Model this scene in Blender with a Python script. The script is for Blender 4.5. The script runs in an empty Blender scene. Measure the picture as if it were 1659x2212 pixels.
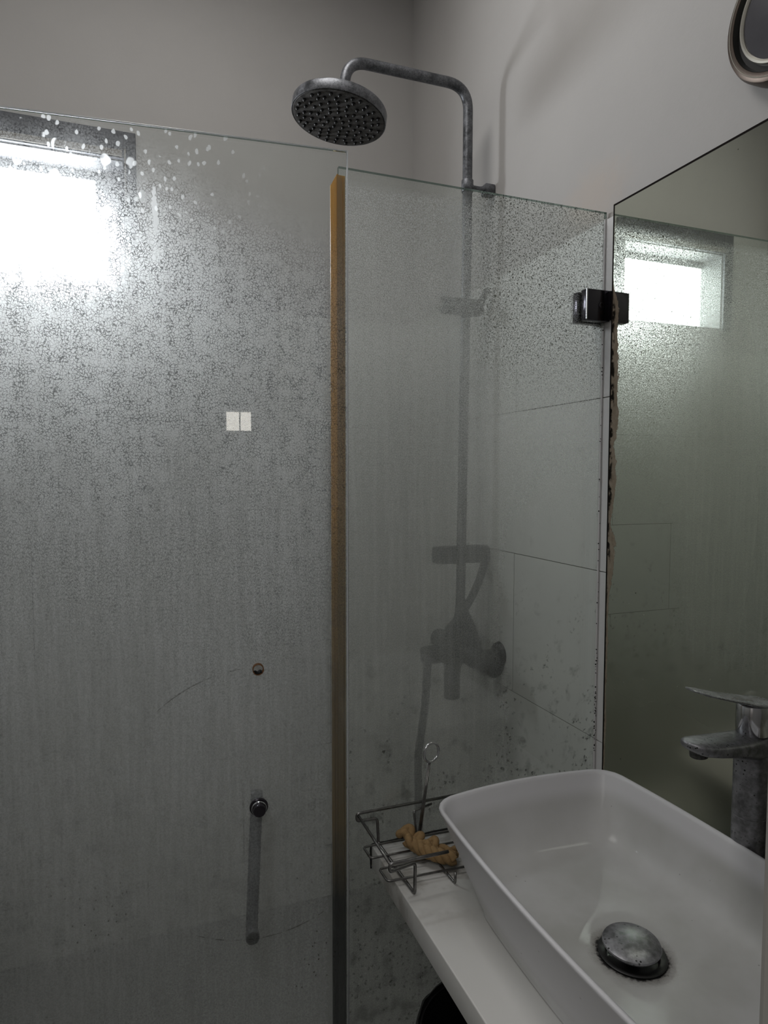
import bpy, bmesh, math, random
from mathutils import Vector, Matrix, noise
random.seed(7)
S = bpy.context.scene
C = S.collection

# ------------------------------------------------------------------ camera, light, exposure
cam_d = bpy.data.cameras.new('camera'); cam = bpy.data.objects.new('camera', cam_d); C.objects.link(cam)
cam_d.sensor_fit = 'HORIZONTAL'; cam_d.sensor_width = 36; cam_d.lens = 36 * 1429 / 1659
cam_d.clip_start = 0.02
yaw, pitch, roll = 0.3612, -0.0574, 0.0016
F = Vector((math.sin(yaw) * math.cos(pitch), math.cos(yaw) * math.cos(pitch), math.sin(pitch)))
R0 = Vector((math.cos(yaw), -math.sin(yaw), 0)); U0 = R0.cross(F)
R = R0 * math.cos(roll) + U0 * math.sin(roll); U = U0 * math.cos(roll) - R0 * math.sin(roll)
M3 = Matrix((R, U, -F)).transposed()
cam.matrix_world = Matrix.Translation((-.9179, -1.1318, 1.4671)) @ M3.to_4x4()
S.camera = cam

w = bpy.data.worlds.new('world'); S.world = w; w.use_nodes = True
w.node_tree.nodes['Background'].inputs[0].default_value = (.75, .85, 1, 1)
w.node_tree.nodes['Background'].inputs[1].default_value = 1.0

def area(name, loc, rot, sx, sy, power, col):
    l = bpy.data.lights.new(name, 'AREA'); l.shape = 'RECTANGLE'; l.size = sx; l.size_y = sy
    l.energy = power; l.color = col
    o = bpy.data.objects.new(name, l); o.location = loc; o.rotation_euler = rot; C.objects.link(o)
    return o
# unseen fill lights added near the ceiling, in the hallway and over the shower
area('hallway_fill_light', (-1.75, -2.3, 3.0), (0, 0, 0), 1.4, 1.6, 27, (1, .98, .95))
area('shower_fill_light', (-.80, .12, 3.12), (0, 0, 0), .5, .5, 8.0, (1, .98, .96))
WINDOW_L = 36.0
S.view_settings.view_transform = 'Standard'; S.view_settings.look = 'None'
S.view_settings.gamma = 1; S.view_settings.use_curve_mapping = False
S.view_settings.exposure = 0.0
S.cycles.transparent_max_bounces = 32; S.cycles.max_bounces = 7
S.cycles.diffuse_bounces = 3; S.cycles.glossy_bounces = 4; S.cycles.transmission_bounces = 4
S.cycles.use_adaptive_sampling = True; S.cycles.adaptive_threshold = .05
S.cycles.sample_clamp_indirect = 8; S.cycles.caustics_reflective = False; S.cycles.caustics_refractive = False
S.cycles.use_denoising = True; S.cycles.use_light_tree = False

# ------------------------------------------------------------------ node helpers
class NT:
    """tiny builder for procedural node graphs"""
    def __init__(s, name):
        s.m = bpy.data.materials.new(name); s.m.use_nodes = True
        s.t = s.m.node_tree; s.t.nodes.clear()
        s.out = s.t.nodes.new('ShaderNodeOutputMaterial')
        s.geo = None
    def n(s, typ, ins=None, **props):
        nd = s.t.nodes.new('ShaderNode' + typ)
        for k, v in props.items(): setattr(nd, k, v)
        if ins:
            for k, v in ins.items(): s.put(nd.inputs[k], v)
        return nd
    def put(s, sock, v):
        if isinstance(v, bpy.types.NodeSocket): s.t.links.new(v, sock)
        elif hasattr(v, 'outputs'): s.t.links.new(v.outputs[0], sock)
        else:
            if isinstance(v, tuple) and len(v) == 3 and sock.type == 'RGBA': v = (*v, 1)
            sock.default_value = v
    def math(s, op, a, b=0.0, c=0.0, clamp=False):
        nd = s.n('Math', {0: a, 1: b, 2: c}, operation=op); nd.use_clamp = clamp
        return nd.outputs[0]
    def add(s, a, b): return s.math('ADD', a, b)
    def sub(s, a, b): return s.math('SUBTRACT', a, b)
    def mul(s, a, b): return s.math('MULTIPLY', a, b)
    def mx(s, a, b): return s.math('MAXIMUM', a, b)
    def mn(s, a, b): return s.math('MINIMUM', a, b)
    def ramp(s, v, lo, hi, a=0.0, b=1.0, smooth=True):
        nd = s.n('MapRange', {0: v, 1: lo, 2: hi, 3: a, 4: b}); nd.clamp = True
        nd.interpolation_type = 'SMOOTHSTEP' if smooth else 'LINEAR'
        return nd.outputs[0]
    def pos(s):
        if not s.geo: s.geo = s.n('TexCoord')
        return s.geo.outputs['Object']
    def xyz(s):
        nd = s.n('SeparateXYZ', {0: s.pos()}); return nd.outputs
    def scaled(s, v, sc, loc=(0, 0, 0)):
        return s.n('Mapping', {0: v, 1: loc, 3: sc}).outputs[0]
    def flat(s, a, b, sa=1.0, sb=1.0):
        return s.n('CombineXYZ', {0: s.mul(a, sa) if sa != 1 else a, 1: s.mul(b, sb) if sb != 1 else b}).outputs[0]
    def n2(s, v, scale, detail=3, rough=.55, col=False):
        return s.n('TexNoise', {'Vector': v, 'Scale': scale, 'Detail': detail, 'Roughness': rough}, noise_dimensions='2D').outputs[1 if col else 0]
    def v2(s, v, scale, feature='F1'):
        return s.n('TexVoronoi', {'Vector': v, 'Scale': scale}, feature=feature, voronoi_dimensions='2D').outputs[0]
    def warp(s, v, scale, amt):
        wv = s.n('VectorMath', {0: s.n2(v, scale, 1, .5, True), 1: (.5, .5, .5)}, operation='SUBTRACT').outputs[0]
        return s.n('VectorMath', {0: v, 1: s.n('VectorMath', {0: wv, 3: amt}, operation='SCALE').outputs[0]}, operation='ADD').outputs[0]
    def stretch(s, v, a, b):
        return s.n('VectorMath', {0: v, 1: (a, b, 1)}, operation='MULTIPLY').outputs[0]
    def noise(s, scale, detail=3, rough=.55, vec=None, dist=0.0):
        return s.n('TexNoise', {'Vector': vec if vec is not None else s.pos(), 'Scale': scale, 'Detail': detail, 'Roughness': rough, 'Distortion': dist}).outputs[0]
    def vor(s, scale, vec=None, feature='F1', rnd=1.0):
        return s.n('TexVoronoi', {'Vector': vec if vec is not None else s.pos(), 'Scale': scale, 'Randomness': rnd}, feature=feature).outputs[0]
    def mix(s, f, a, b):
        nd = s.n('Mix', data_type='RGBA'); s.put(nd.inputs[0], f); s.put(nd.inputs[6], a); s.put(nd.inputs[7], b)
        return nd.outputs[2]
    def mixs(s, f, a, b):
        nd = s.n('MixShader'); s.put(nd.inputs[0], f); s.put(nd.inputs[1], a); s.put(nd.inputs[2], b); return nd.outputs[0]
    def bump(s, h, strength=.3, dist=.001):
        return s.n('Bump', {'Height': h, 'Strength': strength, 'Distance': dist}).outputs[0]
    def pbr(s, col, rough=.5, metal=0.0, normal=None, coat=0.0, spec=.5):
        nd = s.n('BsdfPrincipled')
        s.put(nd.inputs['Base Color'], col); s.put(nd.inputs['Roughness'], rough); s.put(nd.inputs['Metallic'], metal)
        nd.inputs['Specular IOR Level'].default_value = spec
        nd.inputs['Coat Weight'].default_value = coat
        if normal is not None: s.put(nd.inputs['Normal'], normal)
        return nd.outputs[0]
    def done(s, sh):
        s.put(s.out.inputs[0], sh); return s.m

def mat_plain(name, col, rough=.5, metal=0.0, coat=0.0, var=.08, vscale=60, bump=0.0):
    t = NT(name); n = t.noise(vscale, 4)
    c = t.mix(n, tuple(x * (1 - var) for x in col), tuple(min(1, x * (1 + var)) for x in col))
    nm = t.bump(t.noise(vscale * 4, 3), bump, .001) if bump else None
    return t.done(t.pbr(c, rough, metal, nm, coat))

def mat_plaster():
    t = NT('painted_plaster'); x, y, z = t.xyz()
    n = t.noise(3.5, 5); n2 = t.noise(45, 4)
    c = t.mix(n, (.42, .405, .392), (.49, .475, .455))
    marks = t.ramp(t.vor(9, t.scaled(t.pos(), (1, 1, .45))), .012, .028, 1, 0)
    marks = t.mul(marks, t.ramp(t.noise(2.1, 2), .55, .62))
    c = t.mix(t.mul(marks, .5), c, (.16, .145, .13))
    # faint salmon damp patch just above the tile edge by the glass
    d = t.n('VectorMath', {0: t.scaled(t.pos(), (1, 1, 1.6)), 1: (0, .05, 2.05 * 1.6)}, operation='DISTANCE').outputs[1]
    st = t.mul(t.ramp(t.add(d, t.mul(t.sub(n2, .5), .12)), .02, .15, 1, 0), .28)
    c = t.mix(st, c, (.56, .44, .34))
    return t.done(t.pbr(c, .75, 0, t.bump(t.add(n2, t.mul(t.noise(240, 2), .3)), .16, .002)))

def mat_tile():
    t = NT('grey_ceramic_tile'); x, y, z = t.xyz()
    c = t.mix(t.noise(2.2, 4), (.60, .60, .575), (.68, .675, .645))
    # mould that has crept up the lower courses
    low = t.ramp(z, .35, 1.25, 1, 0)
    blot = t.ramp(t.add(t.noise(26, 3, .5), t.mul(low, .10)), .60, .82)
    dots = t.ramp(t.vor(48, t.scaled(t.pos(), (1, 1, .8)), rnd=1), .07, .26, 1, 0)
    sel = t.ramp(t.add(t.noise(8, 3), t.mul(low, .22)), .60, .74)
    m = t.mn(t.add(t.mul(blot, .35), t.mul(t.mul(dots, sel), .6)), .85)
    c = t.mix(t.mul(m, t.ramp(z, .8, 1.4, 1, .35)), c, (.045, .045, .035))
    return t.done(t.pbr(c, .42, 0, t.bump(t.noise(30, 2), .05, .001), 0, .45))

def mat_oldchrome(name='limescaled_chrome', dark=(.07, .073, .078), light=(.21, .215, .23), scale=1.0, rough=.42):
    t = NT(name)
    n = t.noise(38 * scale, 5, .65); f = t.noise(260 * scale, 3)
    c = t.mix(t.ramp(t.add(t.mul(n, .7), t.mul(f, .3)), .36, .66), dark, light)
    sp = t.ramp(t.vor(260 * scale), .16, .26, 1, 0)
    c = t.mix(t.mul(sp, t.ramp(n, .45, .6)), c, (.02, .02, .02))
    return t.done(t.pbr(c, t.ramp(n, .3, .7, rough * .7, rough * 1.3), .62, t.bump(f, .25, .0005)))

def clear_glass(t, tint=(.93, .955, .94)):
    """thin glass face: see-through with a Fresnel reflection, no ray-type tricks"""
    g = t.n('NewGeometry')
    d = t.math('ABSOLUTE', t.n('VectorMath', {0: g.outputs['Incoming'], 1: g.outputs['Normal']}, operation='DOT_PRODUCT').outputs[1])
    fr = t.add(t.mul(t.math('POWER', t.sub(1.0, d), 5.0), .8), .035)
    tr = t.n('BsdfTransparent', {0: tint})
    gl = t.n('BsdfGlossy', {0: (.95, .97, .96), 'Roughness': .006})
    return t.mixs(fr, tr, gl), fr

def haze_shader(t, col, fwd=.5, diff=.3, wide=.95):
    """limescale film: mostly forward-scattering, the rest diffuse to both sides"""
    tl = t.n('BsdfTranslucent', {0: col}); df = t.n('BsdfDiffuse', {0: col})
    rw = t.n('BsdfRefraction', {0: (.97, .97, .96), 'Roughness': wide, 'IOR': 1.30})
    rn = t.n('BsdfRefraction', {0: (.95, .96, .97), 'Roughness': .45, 'IOR': 1.15})
    return t.mixs(fwd, t.mixs(diff, tl.outputs[0], df.outputs[0]), t.mixs(.35, rw.outputs[0], rn.outputs[0]))

def mat_glass_face():
    t = NT('clear_glass_face'); s, _ = clear_glass(t, (.965, .98, .972)); return t.done(s)

def mat_door_dirt():
    """limescale: droplet cells with clear gaps high up, run-down lines and a fine film lower"""
    t = NT('limescaled_door_glass'); x, y, z = t.xyz()
    q = t.flat(x, z); p = t.warp(q, 170, .0075)
    big = t.n2(t.stretch(q, 1, .8), 3.4, 3)
    mid = t.n2(q, 46, 2)
    cells = t.ramp(t.add(t.v2(t.stretch(p, 1, .84), 235, 'DISTANCE_TO_EDGE'), t.mul(t.sub(mid, .5), .22)), .01, .17)
    cells2 = t.ramp(t.v2(t.stretch(p, 1, .45), 360, 'DISTANCE_TO_EDGE'), .02, .22)
    cells = t.mix(t.ramp(t.add(z, t.mul(big, .5)), 1.50, 1.85), cells2, cells)
    vst = t.n2(t.stretch(q, 150, 9), 1, 3, .6)
    vst2 = t.n2(t.stretch(q, 26, 1.5), 1, 3, .6)
    zz = t.add(z, t.mul(t.sub(big, .5), .14))
    top = t.ramp(t.add(zz, t.mul(t.ramp(x, -1.0, -.62), .09)), 1.80, 2.02, 1, .03)
    side = t.ramp(t.add(x, t.mul(t.sub(big, .5), .1)), -.74, -.60, 1, .80)
    side = t.mul(side, t.ramp(t.add(x, t.mul(t.sub(mid, .5), .02)), -.622, -.600, 1, .28))
    cov = t.mul(t.mul(top, side), t.ramp(z, .55, 1.6, .50, 1))
    stre = t.ramp(t.add(t.mul(vst, .6), t.mul(vst2, .4)), .38, .64)
    fine = t.ramp(t.n2(p, 300, 2), .35, .62)
    tex = t.mix(t.ramp(t.add(z, t.mul(big, .4)), 1.15, 1.70), t.add(t.mul(stre, .24), t.add(t.mul(fine, .36), .32)), t.add(t.mul(cells, .84), t.mul(stre, .14)))
    m = t.add(t.mul(t.mul(tex, cov), .84), t.mul(t.mul(top, side), .12))
    m = t.mul(m, t.ramp(big, .3, .7, .84, 1.08))
    # dried splashes near the top: blobs and a few long runs
    bsel = t.ramp(t.n2(q, 23, 1), .44, .50); qb = t.warp(q, 70, .006)
    zone = t.mul(t.ramp(x, -.94, -.86, 1, 0), t.mul(t.ramp(z, 1.76, 1.83), t.ramp(z, 1.965, 1.985, 1, 0)))
    blob = t.mul(t.mul(t.ramp(t.v2(t.stretch(qb, 1, .78), 25), .15, .21, 1, 0), bsel), zone)
    blob2 = t.mul(t.mul(t.ramp(t.v2(t.stretch(qb, 1, .7), 62), .12, .2, 1, 0), bsel), t.mul(t.ramp(x, -.80, -.68, 1, 0), t.ramp(z, 1.66, 1.76)))
    run = t.mul(t.ramp(t.n2(t.stretch(p, 52, 6), 1, 1), .70, .73), t.mul(t.ramp(z, 1.60, 1.70), t.mul(t.ramp(z, 1.90, 1.95, 1, 0), t.ramp(x, -.86, -.80, 1, 0))))
    sp = t.mn(t.add(t.add(blob, t.mul(blob2, .7)), t.mul(run, .7)), 1.0)
    m = t.mn(t.mx(m, t.mul(sp, .92)), .96)
    ridge = t.mul(t.mul(t.sub(1.0, cells), top), t.ramp(t.add(z, t.mul(big, .4)), 1.15, 1.70))
    cg, fr = clear_glass(t, t.mix(t.mn(ridge, 1.0), (.96, .975, .97), (.42, .44, .48)))
    sh = t.mixs(m, cg, haze_shader(t, (.92, .93, .94), .42, .40))
    # small dark mould specks and swing scratches of the loose handle
    dk = t.mul(t.ramp(t.v2(t.stretch(q, 1, .8), 55), .05, .09, 1, 0), t.mul(t.ramp(big, .56, .64), t.ramp(z, .7, .95, 1, 0)))
    dx = t.add(x, .7312); dz = t.add(z, -.907)
    rr = t.math('SQRT', t.add(t.mul(dx, dx), t.mul(dz, dz)))
    arc = t.ramp(t.math('ABSOLUTE', t.sub(rr, .2362)), .0005, .0013, 1, 0)
    a1 = t.mul(t.ramp(t.math('ABSOLUTE', dx), .10, .12, 1, 0), t.ramp(dz, -.20, -.19, 1, 0))
    a2 = t.mul(t.mul(t.ramp(dx, -.03, -.02, 1, 0), t.ramp(dx, -.17, -.15)), t.ramp(dz, .10, .12))
    dk = t.mn(t.add(t.mul(dk, .8), t.mul(t.mul(arc, t.add(a1, a2)), t.mul(t.ramp(mid, .40, .6), .6))), 1.0)
    sh = t.mixs(dk, sh, t.n('BsdfDiffuse', {0: (.05, .04, .03)}).outputs[0])
    return t.done(sh)

def mat_screen_dirt():
    t = NT('hazy_screen_glass'); x, y, z = t.xyz()
    q = t.flat(x, z); p = t.warp(q, 170, .0075)
    big = t.n2(t.stretch(q, 1.4, .7), 4.2, 3)
    sel = t.n2(q, 11, 2)
    cells = t.ramp(t.v2(t.stretch(p, 1, .62), 330, 'DISTANCE_TO_EDGE'), .02, .24)
    vst = t.ramp(t.n2(t.stretch(q, 90, 4), 1, 3, .6), .4, .7)
    xx = t.add(x, t.mul(t.sub(big, .5), .22))
    top = t.ramp(t.add(z, t.mul(t.sub(big, .5), .2)), 1.72, 1.99, 1, .12)
    # thin forward-scattering droplets everywhere, thicker film away from the wall
    thick = t.mul(t.mul(t.ramp(xx, -.34, -.14, 1, 0), t.ramp(z, .8, 1.2, .75, 1)), top)
    thin = t.mul(t.mul(t.ramp(z, 1.30, 1.75), t.ramp(z, 1.965, 1.99, 1, .1)), .80)
    m1 = t.mul(thin, cells)
    m2 = t.mul(thick, t.add(t.mul(cells, .20), t.add(t.mul(vst, .10), .42)))
    fl = t.mul(t.ramp(t.v2(t.stretch(p, 1, .5), 95), .05, .10, 1, 0), t.ramp(sel, .54, .6))
    m2 = t.mx(m2, t.mul(fl, t.mul(t.ramp(x, -.30, -.2, .65, .15), t.ramp(z, 1.9, 1.95, 1, 0))))
    cg, fr = clear_glass(t, (.925, .955, .935))
    sh = t.mixs(m1, cg, haze_shader(t, (.8, .83, .82), .72, .35, .95))
    sh = t.mixs(m2, sh, haze_shader(t, (.80, .81, .76), .50, .34))
    sk = t.mul(t.ramp(t.v2(p, 290), .20, .33, 1, 0), t.mul(t.ramp(z, 1.55, 1.75), t.ramp(x, -.36, -.26, 0, .97)))
    sh = t.mixs(sk, sh, t.n('BsdfDiffuse', {0: (.46, .46, .42)}).outputs[0])
    lw = t.ramp(z, .55, 1.15, 1, 0)
    n1 = t.ramp(t.add(t.n2(q, 24, 4, .6), t.mul(lw, .10)), .60, .80)
    dk = t.mul(t.ramp(t.v2(t.stretch(p, 1, .8), 70), .05, .22, 1, 0), t.ramp(t.add(sel, t.mul(lw, .17)), .58, .70))
    dk = t.mul(t.mn(t.add(t.mul(n1, .4), t.mul(dk, .6)), .85), t.ramp(z, .95, 1.3, 1, 0))
    ed = t.mul(t.ramp(t.add(x, t.mul(t.sub(t.n2(q, 75, 3), .5), .012)), -.008, -.004), t.ramp(z, 1.0, 1.5, .95, .4))
    sh = t.mixs(t.mx(dk, ed), sh, t.n('BsdfDiffuse', {0: (.05, .05, .04)}).outputs[0])
    return t.done(sh)

def mat_glass_edge():
    t = NT('polished_glass_edge')
    a = t.n('BsdfGlossy', {0: (.5, .58, .54), 'Roughness': .10}); b = t.n('BsdfTranslucent', {0: (.07, .095, .085)})
    return t.done(t.mixs(.7, b.outputs[0], a.outputs[0]))

def mat_mirror():
    t = NT('aged_mirror'); x, y, z = t.xyz()
    dust = t.ramp(t.noise(8, 4), .3, .75, .015, .06)
    fleck = t.mul(t.ramp(t.vor(70, t.scaled(t.pos(), (.001, 1, .8))), .045, .09, 1, 0), t.ramp(t.add(t.noise(9, 2), t.ramp(z, 1.0, 1.5, .08, -.06)), .56, .62))
    dust = t.mx(dust, t.mul(fleck, .6))
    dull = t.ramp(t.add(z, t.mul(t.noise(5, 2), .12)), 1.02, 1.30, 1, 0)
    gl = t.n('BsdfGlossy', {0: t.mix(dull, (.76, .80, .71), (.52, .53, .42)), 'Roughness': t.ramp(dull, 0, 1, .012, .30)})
    df = t.n('BsdfDiffuse', {0: (.62, .64, .56)})
    sh = t.mixs(dust, gl.outputs[0], df.outputs[0])
    # silver loss creeping in from the left edge
    e = t.sub(-.031, y)     # distance from the left edge
    wob = t.mul(t.noise(16, 5, .65, t.scaled(t.pos(), (.01, 1, .6))), .080)
    lim = t.mul(t.sub(wob, .018), t.mul(t.ramp(z, 1.20, 1.32, .42, 1), t.ramp(z, 1.78, 1.86, 1, .15)))
    m = t.ramp(t.sub(e, lim), -.0015, .0012, 1, 0)
    core = t.ramp(t.sub(e, t.mul(lim, .45)), -.003, .003, 1, 0)
    br = t.mix(t.noise(110, 4), (.20, .15, .10), (.42, .36, .29))
    br = t.mix(t.mul(core, t.ramp(t.noise(60, 3), .42, .56)), br, (.02, .018, .015))
    sh = t.mixs(m, sh, t.n('BsdfDiffuse', {0: br}).outputs[0])
    rim = t.mx(t.ramp(e, .0028, .0045, 1, 0), t.ramp(z, 1.9985, 1.9995))
    sh = t.mixs(rim, sh, t.n('BsdfDiffuse', {0: (.018, .015, .014)}).outputs[0])
    dots = t.mul(t.ramp(t.vor(26, t.scaled(t.pos(), (.001, 1, 1))), .028, .045, 1, 0), t.ramp(t.noise(5, 1), .5, .56))
    sh = t.mixs(t.mul(dots, .9), sh, t.n('BsdfDiffuse', {0: (.03, .03, .025)}).outputs[0])
    return t.done(sh)

def mat_seal():
    t = NT('yellowed_plastic_seal'); x, y, z = t.xyz()
    st = t.noise(1, 3, .5, t.scaled(t.pos(), (260, 260, 1.2)))
    c = t.mix(st, (.74, .46, .09), (.95, .68, .24))
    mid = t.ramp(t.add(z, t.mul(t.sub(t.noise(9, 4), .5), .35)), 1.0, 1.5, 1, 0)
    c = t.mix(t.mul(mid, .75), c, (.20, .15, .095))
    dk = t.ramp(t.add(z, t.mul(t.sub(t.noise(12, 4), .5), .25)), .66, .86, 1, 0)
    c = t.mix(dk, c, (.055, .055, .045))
    a = t.pbr(c, .3, 0, None, .3)
    return t.done(t.mixs(.45, a, t.n('BsdfTranslucent', {0: c}).outputs[0]))

def mat_ceramic():
    t = NT('white_vitreous_china'); x, y, z = t.xyz()
    d = t.n('VectorMath', {0: t.scaled(t.pos(), (1, 1, .3)), 1: (-.290, -.436, .808 * .3)}, operation='DISTANCE').outputs[1]
    n = t.noise(150, 4, .7)
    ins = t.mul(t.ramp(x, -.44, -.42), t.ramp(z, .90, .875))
    scum_shade = t.mul(t.ramp(t.noise(7, 4), .3, .7, .2, .75), t.mul(t.ramp(d, .10, .34, 1, .35), ins))
    c = t.mix(t.mul(ins, .45), (.72, .715, .735), (.50, .50, .475))  # bowl inside painted greyer, for scum and for shade in the hollow
    c = t.mix(scum_shade, c, (.40, .40, .37))
    halo = t.ramp(t.add(d, t.mul(t.sub(n, .5), .02)), .044, .064, 1, 0)
    c = t.mix(t.mul(halo, .55), c, (.16, .14, .12))
    blk = t.ramp(t.add(d, t.mul(t.sub(n, .5), .018)), .045, .051, 1, 0)
    c = t.mix(blk, c, (.008, .007, .007))
    sp = t.mul(t.ramp(t.vor(24), .018, .035, 1, 0), .5)
    c = t.mix(sp, c, (.12, .11, .10))
    return t.done(t.pbr(c, t.ramp(d, .045, .06, .7, .50), 0, None, .12))

def mat_counter():
    t = NT('white_quartz_counter'); x, y, z = t.xyz()
    c = t.mix(t.noise(6, 5), (.62, .61, .585), (.69, .68, .66))
    g = t.mul(t.ramp(t.noise(16, 5, .6), .46, .66), t.ramp(y, -.30, -.12, 0, .55))
    c = t.mix(g, c, (.22, .20, .165))
    bk = t.ramp(t.add(y, t.mul(t.sub(t.noise(170, 4), .5), .006)), -.006, -.003)
    c = t.mix(bk, c, (.008, .008, .007))
    return t.done(t.pbr(c, .35, 0, t.bump(t.noise(60, 2), .03, .001)))

def mat_lens():
    return mat_plain('dusty_grey_glass', (.075, .073, .08), .25, .2, .3, .3, 20)

M = {}
M['plaster'] = mat_plaster(); M['tile'] = mat_tile()
M['grout'] = mat_plain('dark_grout', (.16, .15, .13), .9)
M['tile_side'] = M['tile']
M['glass'] = mat_glass_face(); M['door_dirt'] = mat_door_dirt(); M['screen_dirt'] = mat_screen_dirt(); M['edge'] = mat_glass_edge()
def mat_arris():
    t = NT('polished_arris'); a = t.n('BsdfGlossy', {0: (.95, .97, .97), 'Roughness': .28}); b = t.n('BsdfTranslucent', {0: (.95, .96, .97)})
    return t.done(t.mixs(.65, a.outputs[0], b.outputs[0]))
M['arris'] = mat_arris()
M['oldchrome'] = mat_oldchrome(); M['fitting'] = mat_oldchrome('dark_scaled_metal', (.012, .012, .013), (.05, .05, .053), 1.0, .5)
M['darkface'] = mat_oldchrome('crusted_nozzle_face', (.035, .034, .033), (.15, .145, .14), 1.3, .6)
M['tap'] = mat_oldchrome('dulled_tap_chrome', (.13, .13, .135), (.34, .34, .36), .6, .38)
M['lever'] = mat_oldchrome('pale_dulled_chrome', (.30, .31, .32), (.52, .53, .55), .7, .30)
M['chrome'] = mat_plain('polished_chrome', (.62, .62, .64), .12, 1.0, 0, .1, 30)
M['wire'] = mat_plain('tarnished_wire', (.20, .195, .19), .28, .9, 0, .6, 120)
M['clampm'] = mat_plain('blackened_chrome', (.055, .05, .06), .16, .85, 0, .3, 60)
M['seal'] = mat_seal(); M['ceramic'] = mat_ceramic(); M['counter'] = mat_counter(); M['mirror'] = mat_mirror()
M['black'] = mat_plain('black_mould', (.012, .012, .011), .8)
M['blackplastic'] = mat_plain('black_plastic', (.006, .006, .006), .45)
M['rust'] = mat_plain('rust_brown_grime', (.20, .085, .025), .7, 0, 0, .5, 300)
M['cord'] = mat_plain('tan_cotton_cord', (.30, .19, .085), .9, 0, 0, .35, 160, .6)
M['bronze'] = mat_plain('brown_bronze', (.085, .064, .05), .38, .7, 0, .25, 40)
M['paleband'] = mat_plain('pale_metal_band', (.50, .48, .42), .3, .8, 0, .1, 40)
M['lens'] = mat_lens()
M['darkwood'] = mat_plain('dark_window_frame', (.030, .030, .040), .6, 0, 0, .3, 30)
M['whitepaint'] = mat_plain('white_door_paint', (.42, .405, .375), .5, 0, 0, .06, 30)
M['reveal'] = mat_plain('grey_reveal_paint', (.07, .07, .075), .6)
M['floor'] = mat_plain('grey_floor', (.22, .22, .21), .5, 0, 0, .15, 8)
M['silicone'] = mat_plain('white_tile_edge', (.78, .76, .76), .5, 0, 0, .05, 40)
def emit(name, col, st, dirty=False):
    t = NT(name)
    e = t.n('Emission', {0: col, 1: st}); return t.done(e.outputs[0])
M['pane'] = emit('frosted_daylit_pane', (.91, .95, 1.0), WINDOW_L)
M['pane2'] = emit('daylit_curtain', (1, .93, .85), 9.0)

# ------------------------------------------------------------------ mesh helpers
def obj(name, bm, mat, parent=None, smooth=False, label=None):
    me = bpy.data.meshes.new(name); bmesh.ops.recalc_face_normals(bm, faces=bm.faces[:]) if bm.faces else None
    bm.to_mesh(me); bm.free()
    for m in (mat if isinstance(mat, list) else [mat]): me.materials.append(m)
    if smooth:
        for p in me.polygons: p.use_smooth = True
        if smooth != 'all': me.set_sharp_from_angle(angle=math.radians(38))
    o = bpy.data.objects.new(name, me); C.objects.link(o)
    if parent:
        o.parent = parent; o.matrix_parent_inverse = Matrix.Identity(4)
        o.location = -wloc(parent)
    if label: o['label'] = label
    return o
def wloc(o):
    v = Vector(o.location); p = o.parent
    while p: v += Vector(p.location); p = p.parent
    return v
def thing(name, label, cat, loc, group=None):
    o = bpy.data.objects.new(name, None); C.objects.link(o); o.location = loc; o.empty_display_size = .05
    o['label'] = label; o['category'] = cat
    if group: o['group'] = group
    return o
def tag(o, label, cat): o['label'] = label; o['category'] = cat; return o
def struct(o): o['kind'] = 'structure'; return o

def box(bm, x0, x1, y0, y1, z0, z1, bev=0.0, seg=2):
    b = bmesh.new(); bmesh.ops.create_cube(b, size=1)
    for v in b.verts: v.co = Vector((x0 + (v.co.x + .5) * (x1 - x0), y0 + (v.co.y + .5) * (y1 - y0), z0 + (v.co.z + .5) * (z1 - z0)))
    if bev: bmesh.ops.bevel(b, geom=b.edges[:], offset=bev, segments=seg, affect='EDGES', profile=.5)
    return join(bm, b)
def join(bm, b):
    me = bpy.data.meshes.new('tmp'); b.to_mesh(me); b.free(); bm.from_mesh(me); bpy.data.meshes.remove(me); return bm
def frame(d):
    d = Vector(d).normalized(); a = Vector((0, 0, 1)) if abs(d.z) < .9 else Vector((1, 0, 0))
    u = d.cross(a).normalized(); return u, d.cross(u).normalized(), d
def lathe(bm, origin, axis, prof, n=40, cap=(True, True)):
    """prof: list of (distance along axis, radius)"""
    u, v, d = frame(axis); o = Vector(origin); rings = []
    for h, r in prof:
        if r <= 1e-6: rings.append([bm.verts.new(o + d * h)])
        else: rings.append([bm.verts.new(o + d * h + (u * math.cos(a) + v * math.sin(a)) * r) for a in [2 * math.pi * i / n for i in range(n)]])
    for a, b in zip(rings, rings[1:]):
        for i in range(n):
            j = (i + 1) % n
            if len(a) == 1 and len(b) == 1: continue
            if len(a) == 1: bm.faces.new((a[0], b[i], b[j]))
            elif len(b) == 1: bm.faces.new((a[i], a[j], b[0]))
            else: bm.faces.new((a[i], a[j], b[j], b[i]))
    if cap[0] and len(rings[0]) > 1: bm.faces.new(rings[0][::-1])
    if cap[1] and len(rings[-1]) > 1: bm.faces.new(rings[-1])
    return bm
def rounded(pts, r, seg=6, closed=False):
    pts = [Vector(p) for p in pts]; out = []
    n = len(pts)
    for i, p in enumerate(pts):
        if not closed and (i == 0 or i == n - 1): out.append(p); continue
        a, b = pts[i - 1], pts[(i + 1) % n]
        da, db = (a - p), (b - p)
        rr = min(r[i] if isinstance(r, (list, tuple)) else r, da.length * .49, db.length * .49)
        s, e = p + da.normalized() * rr, p + db.normalized() * rr
        for k in range(seg + 1):
            t = k / seg; out.append(s * (1 - t) ** 2 + p * 2 * t * (1 - t) + e * t * t)
    return out
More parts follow.
